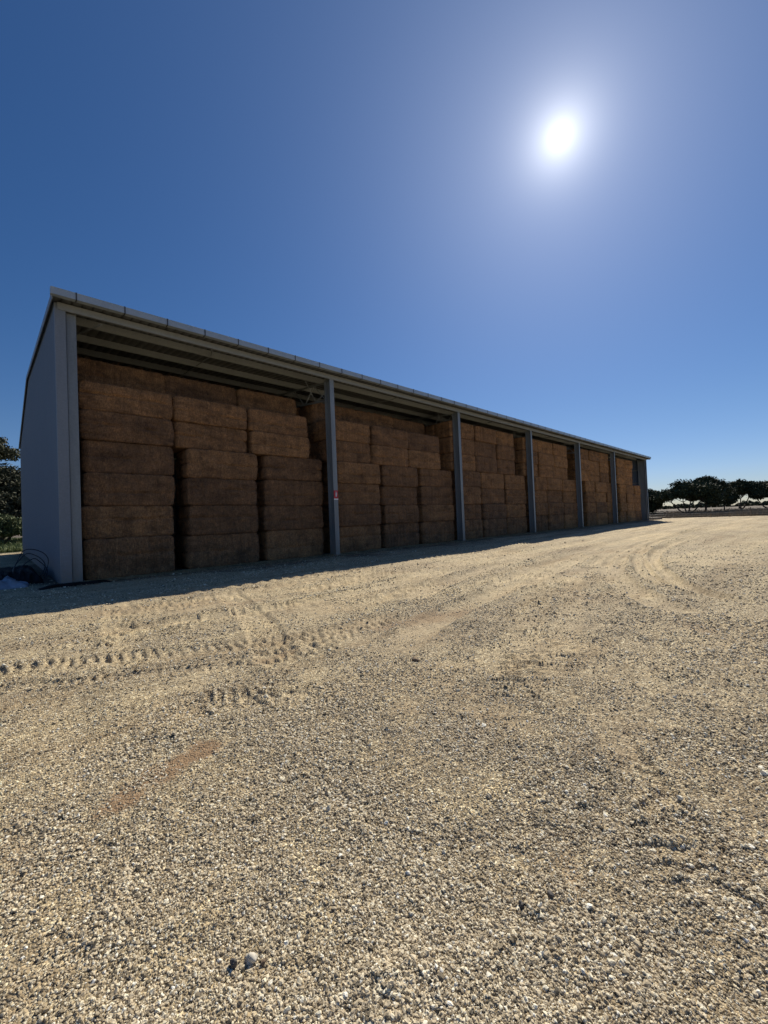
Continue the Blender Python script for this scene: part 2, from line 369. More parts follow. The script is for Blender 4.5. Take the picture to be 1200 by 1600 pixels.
def terrain(x, y):
    """height, wear, red of the yard at numpy x, y"""
    r = np.hypot(x, y)
    z = .020 * fbm(x * .45, y * .45, 3, 3) + .010 * fbm(x * 2.6, y * 2.6, 11, 3)
    z = z + .0045 * fbm(x * 13, y * 13, 21, 3) * np.exp(-r / 25)
    # loose clods and small dark pits
    cl = np.clip(fbm(x * 5.5, y * 7, 31, 3, .6) - .78, 0, 1); z = z + cl * .018
    wear = np.clip(.45 + .9 * fbm(x * .35, y * .5, 41, 4, .6), 0, 1) * sstep(2.2, 6, r) * .6
    for pl, hw, dep, ll, lh, sty in TRS:
        bx0, by0 = pl.min(0) - .7; bx1, by1 = pl.max(0) + .7
        idx = np.nonzero((x > bx0) & (x < bx1) & (y > by0) & (y < by1))[0]
        if len(idx) == 0: continue
        xx, yy = x[idx], y[idx]
        best = np.full(len(xx), 9.); bs = np.zeros(len(xx)); bt = np.zeros(len(xx)); acc = 0
        for i in range(len(pl) - 1):
            d, s, t, L = seg_d(xx, yy, pl[i], pl[i + 1])
            u = d < best; best[u] = d[u]; bs[u] = (acc + s)[u]; bt[u] = t[u]; acc += L
        endf = sstep(0, 1.3, bs) * sstep(0, 1.3, acc - bs)
        brk = .4 + .6 * sstep(-.45, .25, vnoise(bs * .9 + hw * 99, bt * .5, 51))   # the print comes and goes
        inside = sstep(hw * 1.15, hw * .8, best) * endf
        side = np.exp(-((best - hw * 1.15) / (hw * .3)) ** 2) * endf
        jit = .25 * vnoise(bs * 3, bt * 6, 61)
        if sty == 2:
            rib = .5 + .5 * np.cos(bt / hw * 8.0)
            dz = -dep * inside * (.5 + .5 * brk) + side * dep * .7 + lh * inside * (rib - .5)
        else:
            ph = bs / ll + (np.abs(bt) / hw * .9 if sty == 1 else bt / hw * .35) + jit
            lug = sstep(.35, .75, .5 + .5 * np.sin(2 * math.pi * ph)) - .4
            dz = -dep * inside + side * dep * .6 + lh * lug * inside * brk * (.75 + .5 * vnoise(xx * 9, yy * 9, 71))
        z[idx] += dz * (1.7 if sty == 2 else 1.55)
        wear[idx] = np.clip(wear[idx] + (.75 if sty == 2 else .35) * inside, 0, 1)
    # churned patches where machines turned: broken, slanting ridges
    for px, py, rx, ry, th, am in ((2.6, 4.3, .8, .35, .1, .024), (1.45, 3.45, .65, .28, -.5, .018), (5.4, 5.7, 1.3, .35, .2, .030), (1.3, 6.6, .35, 1.3, 1.4, .022),
                                   (3.2, 6.8, .35, 1.2, 1.2, .026), (5.6, 2.9, 1.2, .3, .45, .022), (3.4, 1.85, .7, .22, .5, .015), (9.5, 5.5, 2.2, .5, .2, .030),
                                   (2.2, .45, .5, .16, .6, .012), (8.0, 3.2, 1.2, .5, .5, .022), (2.2, 8.6, 1.2, .6, .1, .024), (7.0, 8.2, 2.0, .6, .1, .028), (14, 8.4, 3.5, .7, .1, .035)):
        cs, sn = math.cos(th), math.sin(th); u = (x - px) * cs + (y - py) * sn; v = -(x - px) * sn + (y - py) * cs
        wn = np.exp(-(u / rx) ** 2 - (v / ry) ** 2); k_ = wn > .02
        if k_.any():
            ph = u[k_] / (.13 + .004 * abs(px)) + 1.3 * vnoise(u[k_] * 3, v[k_] * 5, 201) + v[k_] * 1.8
            rg = sstep(.45, .95, .5 + .5 * np.sin(2 * math.pi * ph)) * sstep(-.3, .3, fbm(u[k_] * 2.4, v[k_] * 4, 211, 3)) - .2
            z[k_] += am * 1.3 * rg * np.clip(wn[k_] * 1.6, 0, 1); wear[k_] = np.clip(wear[k_] + .25 * wn[k_], 0, 1)
    red = np.zeros_like(x)
    for p, q, w, k in REDS:
        d, s, t, L = seg_d(x, y, p, q)
        red = np.maximum(red, k * sstep(w * 1.3, w * .2, d + w * .5 * fbm(x * 4 / max(w, .1) * .2, y * 4 / max(w, .1) * .2, 81, 3)))
    red = np.maximum(red, .45 * np.clip(fbm(x * .8, y * .8, 91, 4, .6) - .55, 0, 1))
    # gentle fall and rise away from the yard
    z = z + .7 * sstep(46, 72, y) * sstep(-60, -5, -np.abs(x - 0)) * 1.0
    z = z + .25 * fbm(x * .02, y * .02, 101, 2) * sstep(75, 130, r) + sstep(300, 2500, r) * 2.0
    # the shed stands on a levelled pad
    ins = sstep(-.6, .4, x - 1) * sstep(-.6, .4, 62.5 - x) * sstep(14.0, 14.8, y) * sstep(43, 42, y)
    z = z * (1 - ins * .8)
    return z, wear, red
def is_yard(x, y):
    return (x < 71 + 1.2 * fbm(x * 0 + 3, y * .25, 5, 3)) & (y < 45.5 + 1.0 * fbm(x * .4, y * 0, 6, 3)) & (x > -45) & (y > -60)

rad = [.30]
while rad[-1] < 3500:
    r0 = rad[-1]; rad.append(r0 + max(.0030, min(1.25 * r0 * r0 / 711, .018 * r0 if r0 < 200 else .08 * r0)))
rad = np.array(rad)
fa = np.arange(R(-7), R(98), R(.135)); ca = np.arange(R(98), R(353), R(2.5)); angs = np.concatenate([fa, ca]); na = len(angs); nr = len(rad)
RR, AA = np.meshgrid(rad, angs, indexing='ij')
gx = (RR * np.cos(AA)).ravel(); gy = (RR * np.sin(AA)).ravel()
gx = np.append(gx, 0.); gy = np.append(gy, 0.)
gz, gw, gr = terrain(gx, gy)
i0 = (np.arange(nr - 1)[:, None] * na + np.arange(na)[None, :]); j1 = (np.arange(na) + 1) % na
i1 = (np.arange(nr - 1)[:, None] * na + j1[None, :])
Q = np.stack([i0, i0 + na, i1 + na, i1], -1).reshape(-1, 4)
cx = gx[Q].mean(1); cy = gy[Q].mean(1)
yd = is_yard(cx, cy)
green = sstep(44, 47, gy) * sstep(40, 15, gx) * sstep(140, 90, gy) + .35 * sstep(-20, -40, gx)
def ground_part(name, sel, m_, extra_center=False):
    q = Q[sel]; used = np.unique(q); mp = -np.ones(len(gx), np.int64); mp[used] = np.arange(len(used))
    V = np.stack([gx[used], gy[used], gz[used]], -1); F = mp[q]
    o = npmesh(name, V, F, m_, smooth=True)
    dirt_shade_ = sstep(12.9, 14.2, gy + .9 * fbm(gx * .7, gy * 1.2, 151, 4, .6)) * sstep(.2, 1.4, gx + .4 * fbm(gx * .3, gy, 152, 2)) * sstep(63, 61, gx) * sstep(46, 42, gy)  # soil along the shed front, with shade painted into its tone
    dirt_shade_ = np.clip(dirt_shade_ * .8 + .9 * sstep(15.0, 16.2, gy) * sstep(27, 24, gy) * sstep(-1.2, -.3, gx) * sstep(2, 1.2, gx), 0, 1)  # extra dark strip of ground along the near end wall
    for nm, arr in (('dirt_shade', dirt_shade_), ('wear', gw), ('red', gr), ('green', np.clip(green, 0, 1))):
        at = o.data.attributes.new(nm, 'FLOAT', 'POINT'); at.data.foreach_set('value', arr[used].astype(np.float32))
    tag(o, kind='structure'); return o
yard = ground_part('gravel_yard', yd, m_yard)
field = ground_part('paddock', ~yd, m_field)
# patch of yard right below the camera
cap = MB(); cap.v = [(0, 0, float(gz[-1]))] + [(float(gx[k]), float(gy[k]), float(gz[k])) for k in range(na)]
cap.f = [[0, 1 + k, 1 + (k + 1) % na] for k in range(na)]
tag(cap.build('ground_underfoot', m_yard), kind='structure')

# ------------------------------------------------------------------ loose gravel (stuff): points + instanced stones
def make_gravel():
    def ring(n, r0, r1, a0, a1, smin, smax, mu):
        a = rng.uniform(R(a0), R(a1), n)
        # uniform per area
        r = np.sqrt(rng.uniform(r0 * r0, r1 * r1, n))
        s = np.clip(np.exp(rng.normal(math.log(mu), .38, n)), smin, smax)
        return r * np.cos(a), r * np.sin(a), s
    n = 600000
    a = rng.uniform(R(-9), R(99), n); r = np.exp(rng.uniform(math.log(.85), math.log(24), n))
    x = r * np.cos(a); y = r * np.sin(a)
    s = np.clip(np.exp(rng.normal(0, .40, n)), .4, 3.0) * (.0022 + .00040 * r)
    s *= np.where(rng.random(n) < .006, 1.7, 1.0)
    z, w, rd = terrain(x, y)
    taper = sstep(22, 7, r)
    clump = .5 + .5 * fbm(x * 2.2, y * 2.2, 133, 4, .65)
    keep = rng.random(len(x)) < np.clip(1.15 - .95 * w - .22 * rd - .55 * (clump < .35), .08, 1) * (.04 + .96 * taper) * (1 - .42 * sstep(2.8, 4.6, r))
    keep &= ~((y > 14.9) & (x > 1.2))
    x, y, z, s, rd, clump = x[keep], y[keep], z[keep], s[keep], rd[keep], clump[keep]
    s = s * (.75 + .5 * np.clip(clump, 0, 1.2))
    me = bpy.data.meshes.new('gravel'); me.vertices.add(len(x))
    me.vertices.foreach_set('co', np.stack([x, y, z + s * .30], -1).astype(np.float32).ravel())
    sx = np.stack([s * rng.uniform(.8, 1.5, len(s)), s * rng.uniform(.7, 1.2, len(s)), s * rng.uniform(.5, .95, len(s))], -1)
    at = me.attributes.new('ssize', 'FLOAT_VECTOR', 'POINT'); at.data.foreach_set('vector', sx.astype(np.float32).ravel())
    rot = np.stack([rng.normal(0, .35, len(s)), rng.normal(0, .35, len(s)), rng.uniform(0, 6.283, len(s))], -1)
    at = me.attributes.new('srot', 'FLOAT_VECTOR', 'POINT'); at.data.foreach_set('vector', rot.astype(np.float32).ravel())
    o = bpy.data.objects.new('gravel', me); COL.objects.link(o)
    # stone material
    mt, t, p = mat('gravel_stones')
    oi = N(t, 'ShaderNodeObjectInfo')
    c = ramp(t, oi.outputs['Random'], [(0, (.085, .072, .048)), (.12, (.25, .20, .125)), (.38, (.49, .405, .27)), (.70, (.67, .57, .395)), (.92, (.82, .75, .56)), (1, (.92, .90, .80))])
    c = mix(t, .4, c, ramp(t, noise(t, obj_co(t), 1.5, 3, .7), [(.3, (.6, .58, .55)), (.7, (1.25, 1.2, 1.15))]), 'MULTIPLY')
    t.links.new(c, p.inputs['Base Color']); p.inputs['Roughness'].default_value = .75
    ng = bpy.data.node_groups.new('scatter_gravel', 'GeometryNodeTree')
    ng.interface.new_socket('Geometry', in_out='INPUT', socket_type='NodeSocketGeometry')
    ng.interface.new_socket('Geometry', in_out='OUTPUT', socket_type='NodeSocketGeometry')
    gi = N(ng, 'NodeGroupInput'); go = N(ng, 'NodeGroupOutput'); L = ng.links.new
    gti = N(ng, 'GeometryNodeGeometryToInstance')
    for k in range(6):
        ico = N(ng, 'GeometryNodeMeshIcoSphere'); ico.inputs['Radius'].default_value = 1.0; ico.inputs['Subdivisions'].default_value = 2
        sp = N(ng, 'GeometryNodeSetPosition'); L(ico.outputs[0], sp.inputs['Geometry'])
        nz = N(ng, 'ShaderNodeTexNoise'); nz.inputs['Scale'].default_value = .85; nz.inputs['Detail'].default_value = 1.0
        ps = N(ng, 'GeometryNodeInputPosition'); ad = N(ng, 'ShaderNodeVectorMath', operation='ADD'); ad.inputs[1].default_value = (k * 13.1, k * 7.7, k * 3.3)
        L(ps.outputs[0], ad.inputs[0]); L(ad.outputs[0], nz.inputs['Vector'])
        sb = N(ng, 'ShaderNodeVectorMath', operation='SUBTRACT'); sb.inputs[1].default_value = (.5, .5, .5); L(nz.outputs['Color'], sb.inputs[0])
        scn = N(ng, 'ShaderNodeVectorMath', operation='SCALE'); scn.inputs['Scale'].default_value = 2.0; L(sb.outputs[0], scn.inputs[0])
        L(scn.outputs[0], sp.inputs['Offset']); L(sp.outputs[0], gti.inputs[0])
    iop = N(ng, 'GeometryNodeInstanceOnPoints'); iop.inputs['Pick Instance'].default_value = True
    L(gi.outputs[0], iop.inputs['Points']); L(gti.outputs[0], iop.inputs['Instance'])
    na1 = N(ng, 'GeometryNodeInputNamedAttribute', data_type='FLOAT_VECTOR'); na1.inputs['Name'].default_value = 'ssize'
    na2 = N(ng, 'GeometryNodeInputNamedAttribute', data_type='FLOAT_VECTOR'); na2.inputs['Name'].default_value = 'srot'
    e2r = N(ng, 'FunctionNodeEulerToRotation'); L(na2.outputs[0], e2r.inputs[0])
    L(e2r.outputs[0], iop.inputs['Rotation']); L(na1.outputs[0], iop.inputs['Scale'])
    sm = N(ng, 'GeometryNodeSetMaterial'); sm.inputs['Material'].default_value = mt
    L(iop.outputs[0], sm.inputs['Geometry']); L(sm.outputs[0], go.inputs[0])
    md = o.modifiers.new('scatter', 'NODES'); md.node_group = ng
    tag(o, 'loose pale crushed gravel covering the sunlit yard', 'gravel', kind='stuff')
make_gravel()

def hgt(x, y): return float(terrain(np.array([float(x)]), np.array([float(y)]))[0][0])

# a few bigger stones and clods that stand out
def stone(name, x, y, s, m_, label, cat, group, seed):
    n = 14; V = []; F = []
    rs = np.random.default_rng(seed); ph = rs.uniform(0, 9)
    for i in range(n + 1):
        th = math.pi * i / n
        for k in range(2 * n):
            a = math.pi * k / n
            d = np.array([math.sin(th) * math.cos(a), math.sin(th) * math.sin(a), math.cos(th)])
            f = 1 + .22 * math.sin(2.3 * d[0] + ph) * math.cos(2.9 * d[1] + ph) + .12 * math.sin(5 * d[2] + 4 * d[0] + ph)
            f = f * (1 - .12 * (abs(d[0]) > .75)) * (1 - .1 * (abs(d[1] + .2) > .8))
            V.append((d[0] * s[0] * f, d[1] * s[1] * f, d[2] * s[2] * f))
    for i in range(n):
        for k in range(2 * n):
            F.append((i * 2 * n + k, (i + 1) * 2 * n + k, (i + 1) * 2 * n + (k + 1) % (2 * n), i * 2 * n + (k + 1) % (2 * n)))
    o = npmesh(name, V, F, m_)
    o.location = (x, y, hgt(x, y) + s[2] * .55); o.rotation_euler = (0, .15, rs.uniform(0, 6))
    tag(o, label, cat, group)
stone('stone', .60, 1.38, (.021, .017, .016), m_stone, 'largest pale rounded stone lying in the gravel at the bottom left foreground', 'stone', 'bigger stones in the gravel', 1)
stone('stone', .545, 1.40, (.012, .010, .016), m_stoned, 'small dark upright stone just left of the largest pale stone', 'stone', 'bigger stones in the gravel', 2)
stone('stone', .625, 1.345, (.009, .009, .008), m_clod, 'small reddish stone just right of the largest pale stone', 'stone', 'bigger stones in the gravel', 12)
stone('stone', 1.42, .82, (.014, .012, .012), m_stoned, 'left one of two round dark stones in the bottom right foreground gravel', 'stone', 'bigger stones in the gravel', 3)
stone('stone', 1.54, .76, (.013, .013, .011), m_stoned, 'right one of two round dark stones in the bottom right foreground gravel', 'stone', 'bigger stones in the gravel', 4)
stone('soil_clod', 3.15, 2.92, (.055, .03, .016), m_clod, 'flat dark clod of soil alone in the middle of the yard', 'clod', None, 5)
stone('stone', .45, 1.07, (.018, .010, .011), m_stone, 'pale elongated stone at the very bottom edge left of the centre', 'stone', 'bigger stones in the gravel', 6)

# ------------------------------------------------------------------ the hay shed
D = 14.56; XL = 1.25; XR = 61.9; YB = 41.9; YM = 28.3; SL = .12
POSTS = [10.91, 20.49, 29.84, 39.33, 49.2]
def zroof(y):   # underside of the roof sheets
    return 8.12 + SL * (y - D) if y <= YM else 8.12 + SL * (YM - D) - SL * (y - YM)
shed = empty('hay_shed', (31.5, 28, 0))
tag(shed, 'long open-fronted steel hay shed with shallow gable roof and grey end wall', 'shed')
def sheet(rows, step_axis, a0, a1, pitch, depth, base_pt, name, m_, flip=1, label=None):
    """ribbed steel sheet: profile runs along one axis, drawn up through `rows`."""
    prof = []; a = a0; k = 0
    while a < a1 - 1e-6:
        for da, h in ((0, 0), (pitch * .70, 0), (pitch * .78, depth), (pitch * .92, depth)):
            if a + da < a1: prof.append((a + da, h))
        a += pitch
    prof.append((a1, 0))
    V = []; F = []; n = len(prof)
    nrow = rows
    for r in range(nrow):
        for (q, h) in prof: V.append(base_pt(q, h * flip, r))
    for r in range(nrow - 1):
        for i in range(n - 1): F.append((r * n + i, r * n + i + 1, (r + 1) * n + i + 1, (r + 1) * n + i))
    o = npmesh(name, V, F, m_, shed)
    if label: o['label'] = label
    return o
# end walls (ribs stand vertical)
sheet(4, 'y', D + .06, YB, .19, .032, lambda q, h, r: (XL - h, q, [-.05, 3, 6, zroof(q) - .01][r]), 'end_wall', m_wall)
sheet(4, 'y', D + .06, YB, .19, .022, lambda q, h, r: (XR + h, q, [-.05, 3, 6, zroof(q) - .01][r]), 'end_wall', m_wall)
sheet(4, 'x', XL + .03, XR - .03, .19, .022, lambda q, h, r: (q, YB + .01 + h, [-.05, 2.5, 5, zroof(YB) - .01][r]), 'back_wall', m_wall)
# roof (ribs run down the slope)
EV = 14.17
sheet(5, 'x', XL - .10, XR + .14, .25, .035, lambda q, h, r: (q, [EV, 18, 23, 26, YM][r], zroof([EV, 18, 23, 26, YM][r]) + .006 + h), 'roof_sheeting', m_roof)
sheet(3, 'x', XL - .10, XR + .14, .25, .035, lambda q, h, r: (q, [YM, 34, YB + .2][r], zroof([YM, 34, YB + .2][r]) + .006 + h), 'roof_sheeting', m_roof)
b = MB(); zr = zroof(YM)
b.hexa([(XL - .12, YM - .25, zr + .025), (XR + .16, YM - .25, zr + .025), (XR + .16, YM, zr + .055), (XL - .12, YM, zr + .055), (XL - .12, YM - .25, zr + .045), (XR + .16, YM - .25, zr + .045), (XR + .16, YM, zr + .075), (XL - .12, YM, zr + .075)])
b.hexa([(XL - .12, YM, zr + .055), (XR + .16, YM, zr + .055), (XR + .16, YM + .25, zr + .025), (XL - .12, YM + .25, zr + .025), (XL - .12, YM, zr + .075), (XR + .16, YM, zr + .075), (XR + .16, YM + .25, zr + .045), (XL - .12, YM + .25, zr + .045)])
b.build('ridge_cap', m_gutter, shed)
# barge trims on the gables
for xs in (XL - .105, XR + .145):
    b = MB(); t_ = .02
    for y0, y1 in ((EV - .05, YM), (YM, YB + .25)):
        a_, c_ = zroof(y0), zroof(y1)
        b.hexa([(xs - t_, y0, a_ - .13), (xs, y0, a_ - .13), (xs, y1, c_ - .13), (xs - t_, y1, c_ - .13), (xs - t_, y0, a_ + .06), (xs, y0, a_ + .06), (xs, y1, c_ + .06), (xs - t_, y1, c_ + .06)])
    b.build('barge_trim', m_trim, shed)
# front corner trims and closing panels
b = MB(); b.box(XL - .03, D, 0, XL + .22, D + .04, 8.06); b.box(XL - .035, D + .002, 0, XL - .025, D + .12, 8.06)
b.build('corner_trim', m_trim, shed)
b = MB(); b.box(XR - .22, D, 0, XR + .03, D + .04, 8.06); b.box(XR + .025, D + .002, 0, XR + .035, D + .12, 8.06)
b.build('corner_trim', m_trim, shed)
# gutter with straps
g = MB(); x0, x1 = XL - .14, XR + .18
g.box(x0, 14.045, 8.065, x1, 14.055, 8.255)           # front face
g.box(x0, 14.0552, 8.065, x1, 14.205, 8.073)
g.box(x0, 14.2052, 8.065, x1, 14.213, 8.20)
g.box(x0, 14.037, 8.243, x1, 14.0448, 8.257)          # rolled lip
g.box(x0 - .008, 14.045, 8.065, x0 - .0005, 14.213, 8.25); g.box(x1 + .0005, 14.045, 8.065, x1 + .008, 14.213, 8.25)
gut = g.build('gutter', m_gutter, shed)
xb = 1.67; proto = None
k = 0
while xb < XR:
    b = MB(); b.box(xb - .016, 14.030, 8.055, xb + .016, 14.0365, 8.268); b.box(xb - .016, 14.0366, 8.055, xb + .016, 14.20, 8.0625)
    if proto is None: proto = b.build('gutter_strap', m_dark, gut)
    else:
        o = proto.copy(); COL.objects.link(o); o.parent = gut; o.location = (xb - 1.67, 0, 0)
    xb += 1.18; k += 1
# eave beam and purlins (C sections opening to the back)
def csec(y, zt, dep, fl, name, x0=XL + .03, x1=XR - .03):
    b = MB(); b.box(x0, y, zt - dep, x1, y + .012, zt)
    b.box(x0, y + .0122, zt - dep, x1, y + fl, zt - dep + .010); b.box(x0, y + .0122, zt - .010, x1, y + fl, zt)
    b.box(x0, y + fl - .01, zt - dep + .0102, x1, y + fl - .002, zt - dep + .03)
    return b.build(name, m_purl, shed)
csec(D - .03, 8.085, .20, .08, 'eave_beam')
PY = [15.6, 17.5, 19.4, 21.3, 23.2, 25.1, 27.0]
for y in PY: csec(y, zroof(y) - .002, .24, .075, 'purlin')
for y in (30.2, 33.1, 36, 39): csec(y, zroof(y) - .03, .24, .075, 'purlin')
# columns: I sections
def column(x, dep=.42, y0=D, w=.23, m_=m_galv):
    b = MB(); zt = 7.88
    b.box(x - w / 2, y0, 0, x + w / 2, y0 + .016, zt); b.box(x - w / 2, y0 + dep - .016, 0, x + w / 2, y0 + dep, zt)
    b.box(x - .007, y0 + .0162, 0, x + .007, y0 + dep - .0162, zt)
    c_ = b.build('column', m_, shed)
    b = MB(); b.box(x - .19, y0 - .06, -.03, x + .19, y0 + dep + .06, .018)
    for sx in (-.15, .15):
        for sy in (.04, dep - .04): b.tube([(x + sx, y0 + sy, .018), (x + sx, y0 + sy, .07)], .013, 6)
    b.build('base_plate', m_galv, c_)
    b = MB()   # cap plate and cleats under the eave beam
    b.box(x - .13, y0 - .008, 7.8805, x + .13, y0 + dep, 7.893); b.box(x - .11, y0 + .05, 7.8935, x - .10, y0 + .25, 8.09); b.box(x + .10, y0 + .05, 7.8935, x + .11, y0 + .25, 8.09)
    b.build('cap_plate', m_galv, c_)
    return c_
for x in POSTS: column(x)
column(XL + .36, .42, D + .14)
column(XR - .36, .80, D + .10)
# downpipe-like dark conduit on the far corner is part of the trim; trusses:
def truss(x):
    b = MB(); s = .03
    def zt(y): return zroof(y) - .33
    def zb(y): return zroof(y) - 1.14
    y0, y1 = D + .44, 28.0
    for z_ in (zt, zb):
        for xo in (-.045, .015):
            b.hexa([(x + xo, y0, z_(y0) - s), (x + xo + .03, y0, z_(y0) - s), (x + xo + .03, y1, z_(y1) - s), (x + xo, y1, z_(y1) - s),
                    (x + xo, y0, z_(y0) + s), (x + xo + .03, y0, z_(y0) + s), (x + xo + .03, y1, z_(y1) + s), (x + xo, y1, z_(y1) + s)])
    c_ = b.build('truss', m_galv, shed)
    w = MB(); y = y0 + .95; st = .95
    w.tube([(x, y, zt(y)), (x, y0 + .05, zb(y0) + .02)], .02, 6)
    while y < y1 - 1.8:
        w.tube([(x, y, zt(y)), (x, y + st * .85, zb(y + st * .85))], .027, 6)
        w.tube([(x, y + st * .95, zb(y + st * .95)), (x, y + st * 1.85, zt(y + st * 1.85))], .027, 6)
        y += st * 1.9
    w.build('truss_web', m_purl, c_)
    for yy in (15.6, 19.4):   # fly braces from the bottom chord up to the purlins
        for sx in (-1, 1):
            MB().tube([(x, yy + .25, zb(yy + .25)), (x + sx * .75, yy + .02, zroof(yy) - .2)], .014, 6).build('fly_brace', m_purl, c_)
for x in POSTS: truss(x)
# bridging between the purlins at mid bay, and the brace by the end wall
mids = [6.0] + [(POSTS[i] + POSTS[i + 1]) / 2 for i in range(4)] + [55.5]
for x in mids:
    b = MB()
    b.tube([(x - .35, D + .05, 7.93), (x, 15.62, zroof(15.6) - .20), (x + .1, 17.52, zroof(17.5) - .20), (x + .2, 19.4, zroof(19.4) - .2), (x + .3, 21.3, zroof(21.3) - .2)], .022, 6)
    b.build('bridging', m_purl, shed)
b = MB(); b.tube([(XL + .25, 17.3, 7.95), (2.35, 14.75, 7.82)], .025, 6); b.build('wall_brace', m_purl, shed)
# wall girts inside both ends
for xx, sg in ((XL + .01, 1), (XR - .09, 1)):
    for z_ in (1.5, 3.2, 4.9, 6.6):
        MB().box(xx, D + .6, z_, xx + .08, YB - .1, z_ + .15).build('girt', m_purl, shed)
fix_local(shed)

# the small red sign on the first inner column
sg = empty('fire_sign', (POSTS[0], D - .012, 2.72)); tag(sg, 'small red sign with white extinguisher symbol on the nearest inner column', 'sign')
MB().box(-.115, 0, -.20, .115, .006, .16).build('panel', m_red, sg)
b = MB(); b.tube([(0, -.002, -.12), (0, -.002, .03), (0, -.002, .055)], [.032, .032, .012], 10)
b.tube([(0, -.004, .055), (0, -.004, .085)], .012, 6); b.box(-.03, -.006, .085, .035, -.001, .10)
b.tube([(.03, -.003, .09), (.055, -.003, .05), (.05, -.003, -.02)], .006, 5)
b.build('symbol', m_white, sg)
MB().box(-.115, 0, -.262, .115, .006, -.203).build('caption_strip', m_white, sg)

# ------------------------------------------------------------------ bales
def bale_mesh(L, W, H, seed):
    """rounded, bulging block of pressed straw, centred on x/y, z from 0."""
    step = .038
    ax = [np.linspace(-1, 1, max(6, int(d / step)) + 1) for d in (L, W, H)]
    verts = {}; V = []; F = []
    def vid(i, j, k):
        key = (i, j, k)
        if key not in verts: verts[key] = len(V); V.append((ax[0][i], ax[1][j], ax[2][k]))
        return verts[key]
    nx, ny, nz = len(ax[0]) - 1, len(ax[1]) - 1, len(ax[2]) - 1
    for i in range(nx):
        for k in range(nz):
            F.append((vid(i, 0, k), vid(i + 1, 0, k), vid(i + 1, 0, k + 1), vid(i, 0, k + 1)))
            F.append((vid(i, ny, k), vid(i, ny, k + 1), vid(i + 1, ny, k + 1), vid(i + 1, ny, k)))
        for j in range(ny):
            F.append((vid(i, j, nz), vid(i + 1, j, nz), vid(i + 1, j + 1, nz), vid(i, j + 1, nz)))
            F.append((vid(i, j, 0), vid(i, j + 1, 0), vid(i + 1, j + 1, 0), vid(i + 1, j, 0)))
    for j in range(ny):
        for k in range(nz):
            F.append((vid(0, j, k), vid(0, j, k + 1), vid(0, j + 1, k + 1), vid(0, j + 1, k)))
            F.append((vid(nx, j, k), vid(nx, j + 1, k), vid(nx, j + 1, k + 1), vid(nx, j, k + 1)))
    P = np.array(V); hx, hy, hz = L / 2, W / 2, H / 2
    S = P * np.array([hx, hy, hz]); rr = .065
    inner = np.clip(S, -np.array([hx - rr, hy - rr, hz - rr]), np.array([hx - rr, hy - rr, hz - rr]))
    d = S - inner; ln = np.linalg.norm(d, axis=1, keepdims=True); nrm = np.where(ln > 1e-9, d / np.maximum(ln, 1e-9), 0)
    S = inner + nrm * rr
    q = np.abs(P)
    ex = np.clip((np.abs(S[:, 0]) - (hx - .22)) / .22, 0, 1) ** 2; ey = np.clip((np.abs(S[:, 1]) - (hy - .18)) / .18, 0, 1) ** 2
    S[:, 1] -= np.sign(S[:, 1]) * .09 * ex; S[:, 2] -= np.sign(S[:, 2]) * .05 * ex
    outn = np.stack([np.sign(P[:, 0]) * (q[:, 0] > .999), np.sign(P[:, 1]) * (q[:, 1] > .999), np.sign(P[:, 2]) * (q[:, 2] > .999)], -1)
    x, y, z = S[:, 0], S[:, 1], S[:, 2]
    # flakes: every few centimetres along the length the pressed layer starts anew; strings pull in grooves
    a = x + y * .9
    disp = .024 * fbm(a * 9, z * 1.2 + seed, seed, 3) + .012 * fbm(a * 3.1, z * 3 + seed, seed + 5, 3) + .010 * vnoise(a * 24, z * 9, seed + 9)
    hm = .10 * H * math.sin(seed * 2.1)
    sj = .022 * vnoise(a * 1.4, a * 0, seed + 3) + .018 * vnoise(a * 7, a * 0, seed + 4)
    seam = np.exp(-((z - hm - sj) / .034) ** 2) * np.clip(.75 + .8 * vnoise(a * 2.5, a * 0, seed + 13), .25, 1.2)
    disp -= .075 * seam
    disp -= .03 * np.clip(fbm(a * 4, z * 9, seed + 17, 3) - .25, 0, 1)
    for gy_ in np.linspace(-hy * .75, hy * .75, 6):
        disp -= .016 * np.exp(-((y - gy_) / .018) ** 2) * (q[:, 0] > .999)
        disp -= .012 * np.exp(-((y - gy_) / .018) ** 2) * (q[:, 2] > .999)
    vert = np.maximum(q[:, 0] > .999, q[:, 1] > .999)
    S[:, 0] += outn[:, 0] * disp; S[:, 1] += outn[:, 1] * disp
    S[:, 2] += outn[:, 2] * disp * .6 * (1 - vert)
    # bulge and slight skew
    S[:, 0] += .03 * np.cos(z / hz * 1.4) * np.sign(x) * q[:, 0] + .02 * math.sin(seed) * z
    S[:, 1] += .02 * np.cos(z / hz * 1.4) * np.sign(y) * q[:, 1]
    S[:, 2] += hz
    rs = np.random.default_rng(seed); nf = 4200; Fa = np.array(F)
    pick = rs.integers(0, len(Fa), nf); w4 = rs.dirichlet((1, 1, 1, 1), nf)
    c0 = (S[Fa[pick]] * w4[:, :, None]).sum(1); on = outn[Fa[pick]].mean(1)
    on /= np.maximum(np.linalg.norm(on, axis=1, keepdims=True), 1e-6)
    td = rs.normal(size=(nf, 3)) * np.array([.5, .5, 1.3]); td -= on * (td * on).sum(1, keepdims=True); td /= np.linalg.norm(td, axis=1, keepdims=True)
    ln_ = rs.uniform(.05, .15, (nf, 1)); sd_ = np.cross(on, td)
    tip = c0 + td * ln_ + on * ln_ * rs.uniform(.05, .55, (nf, 1))
    T = np.stack([c0 - sd_ * .005, c0 + sd_ * .005, tip + sd_ * .002, tip - sd_ * .002], 1).reshape(-1, 3)
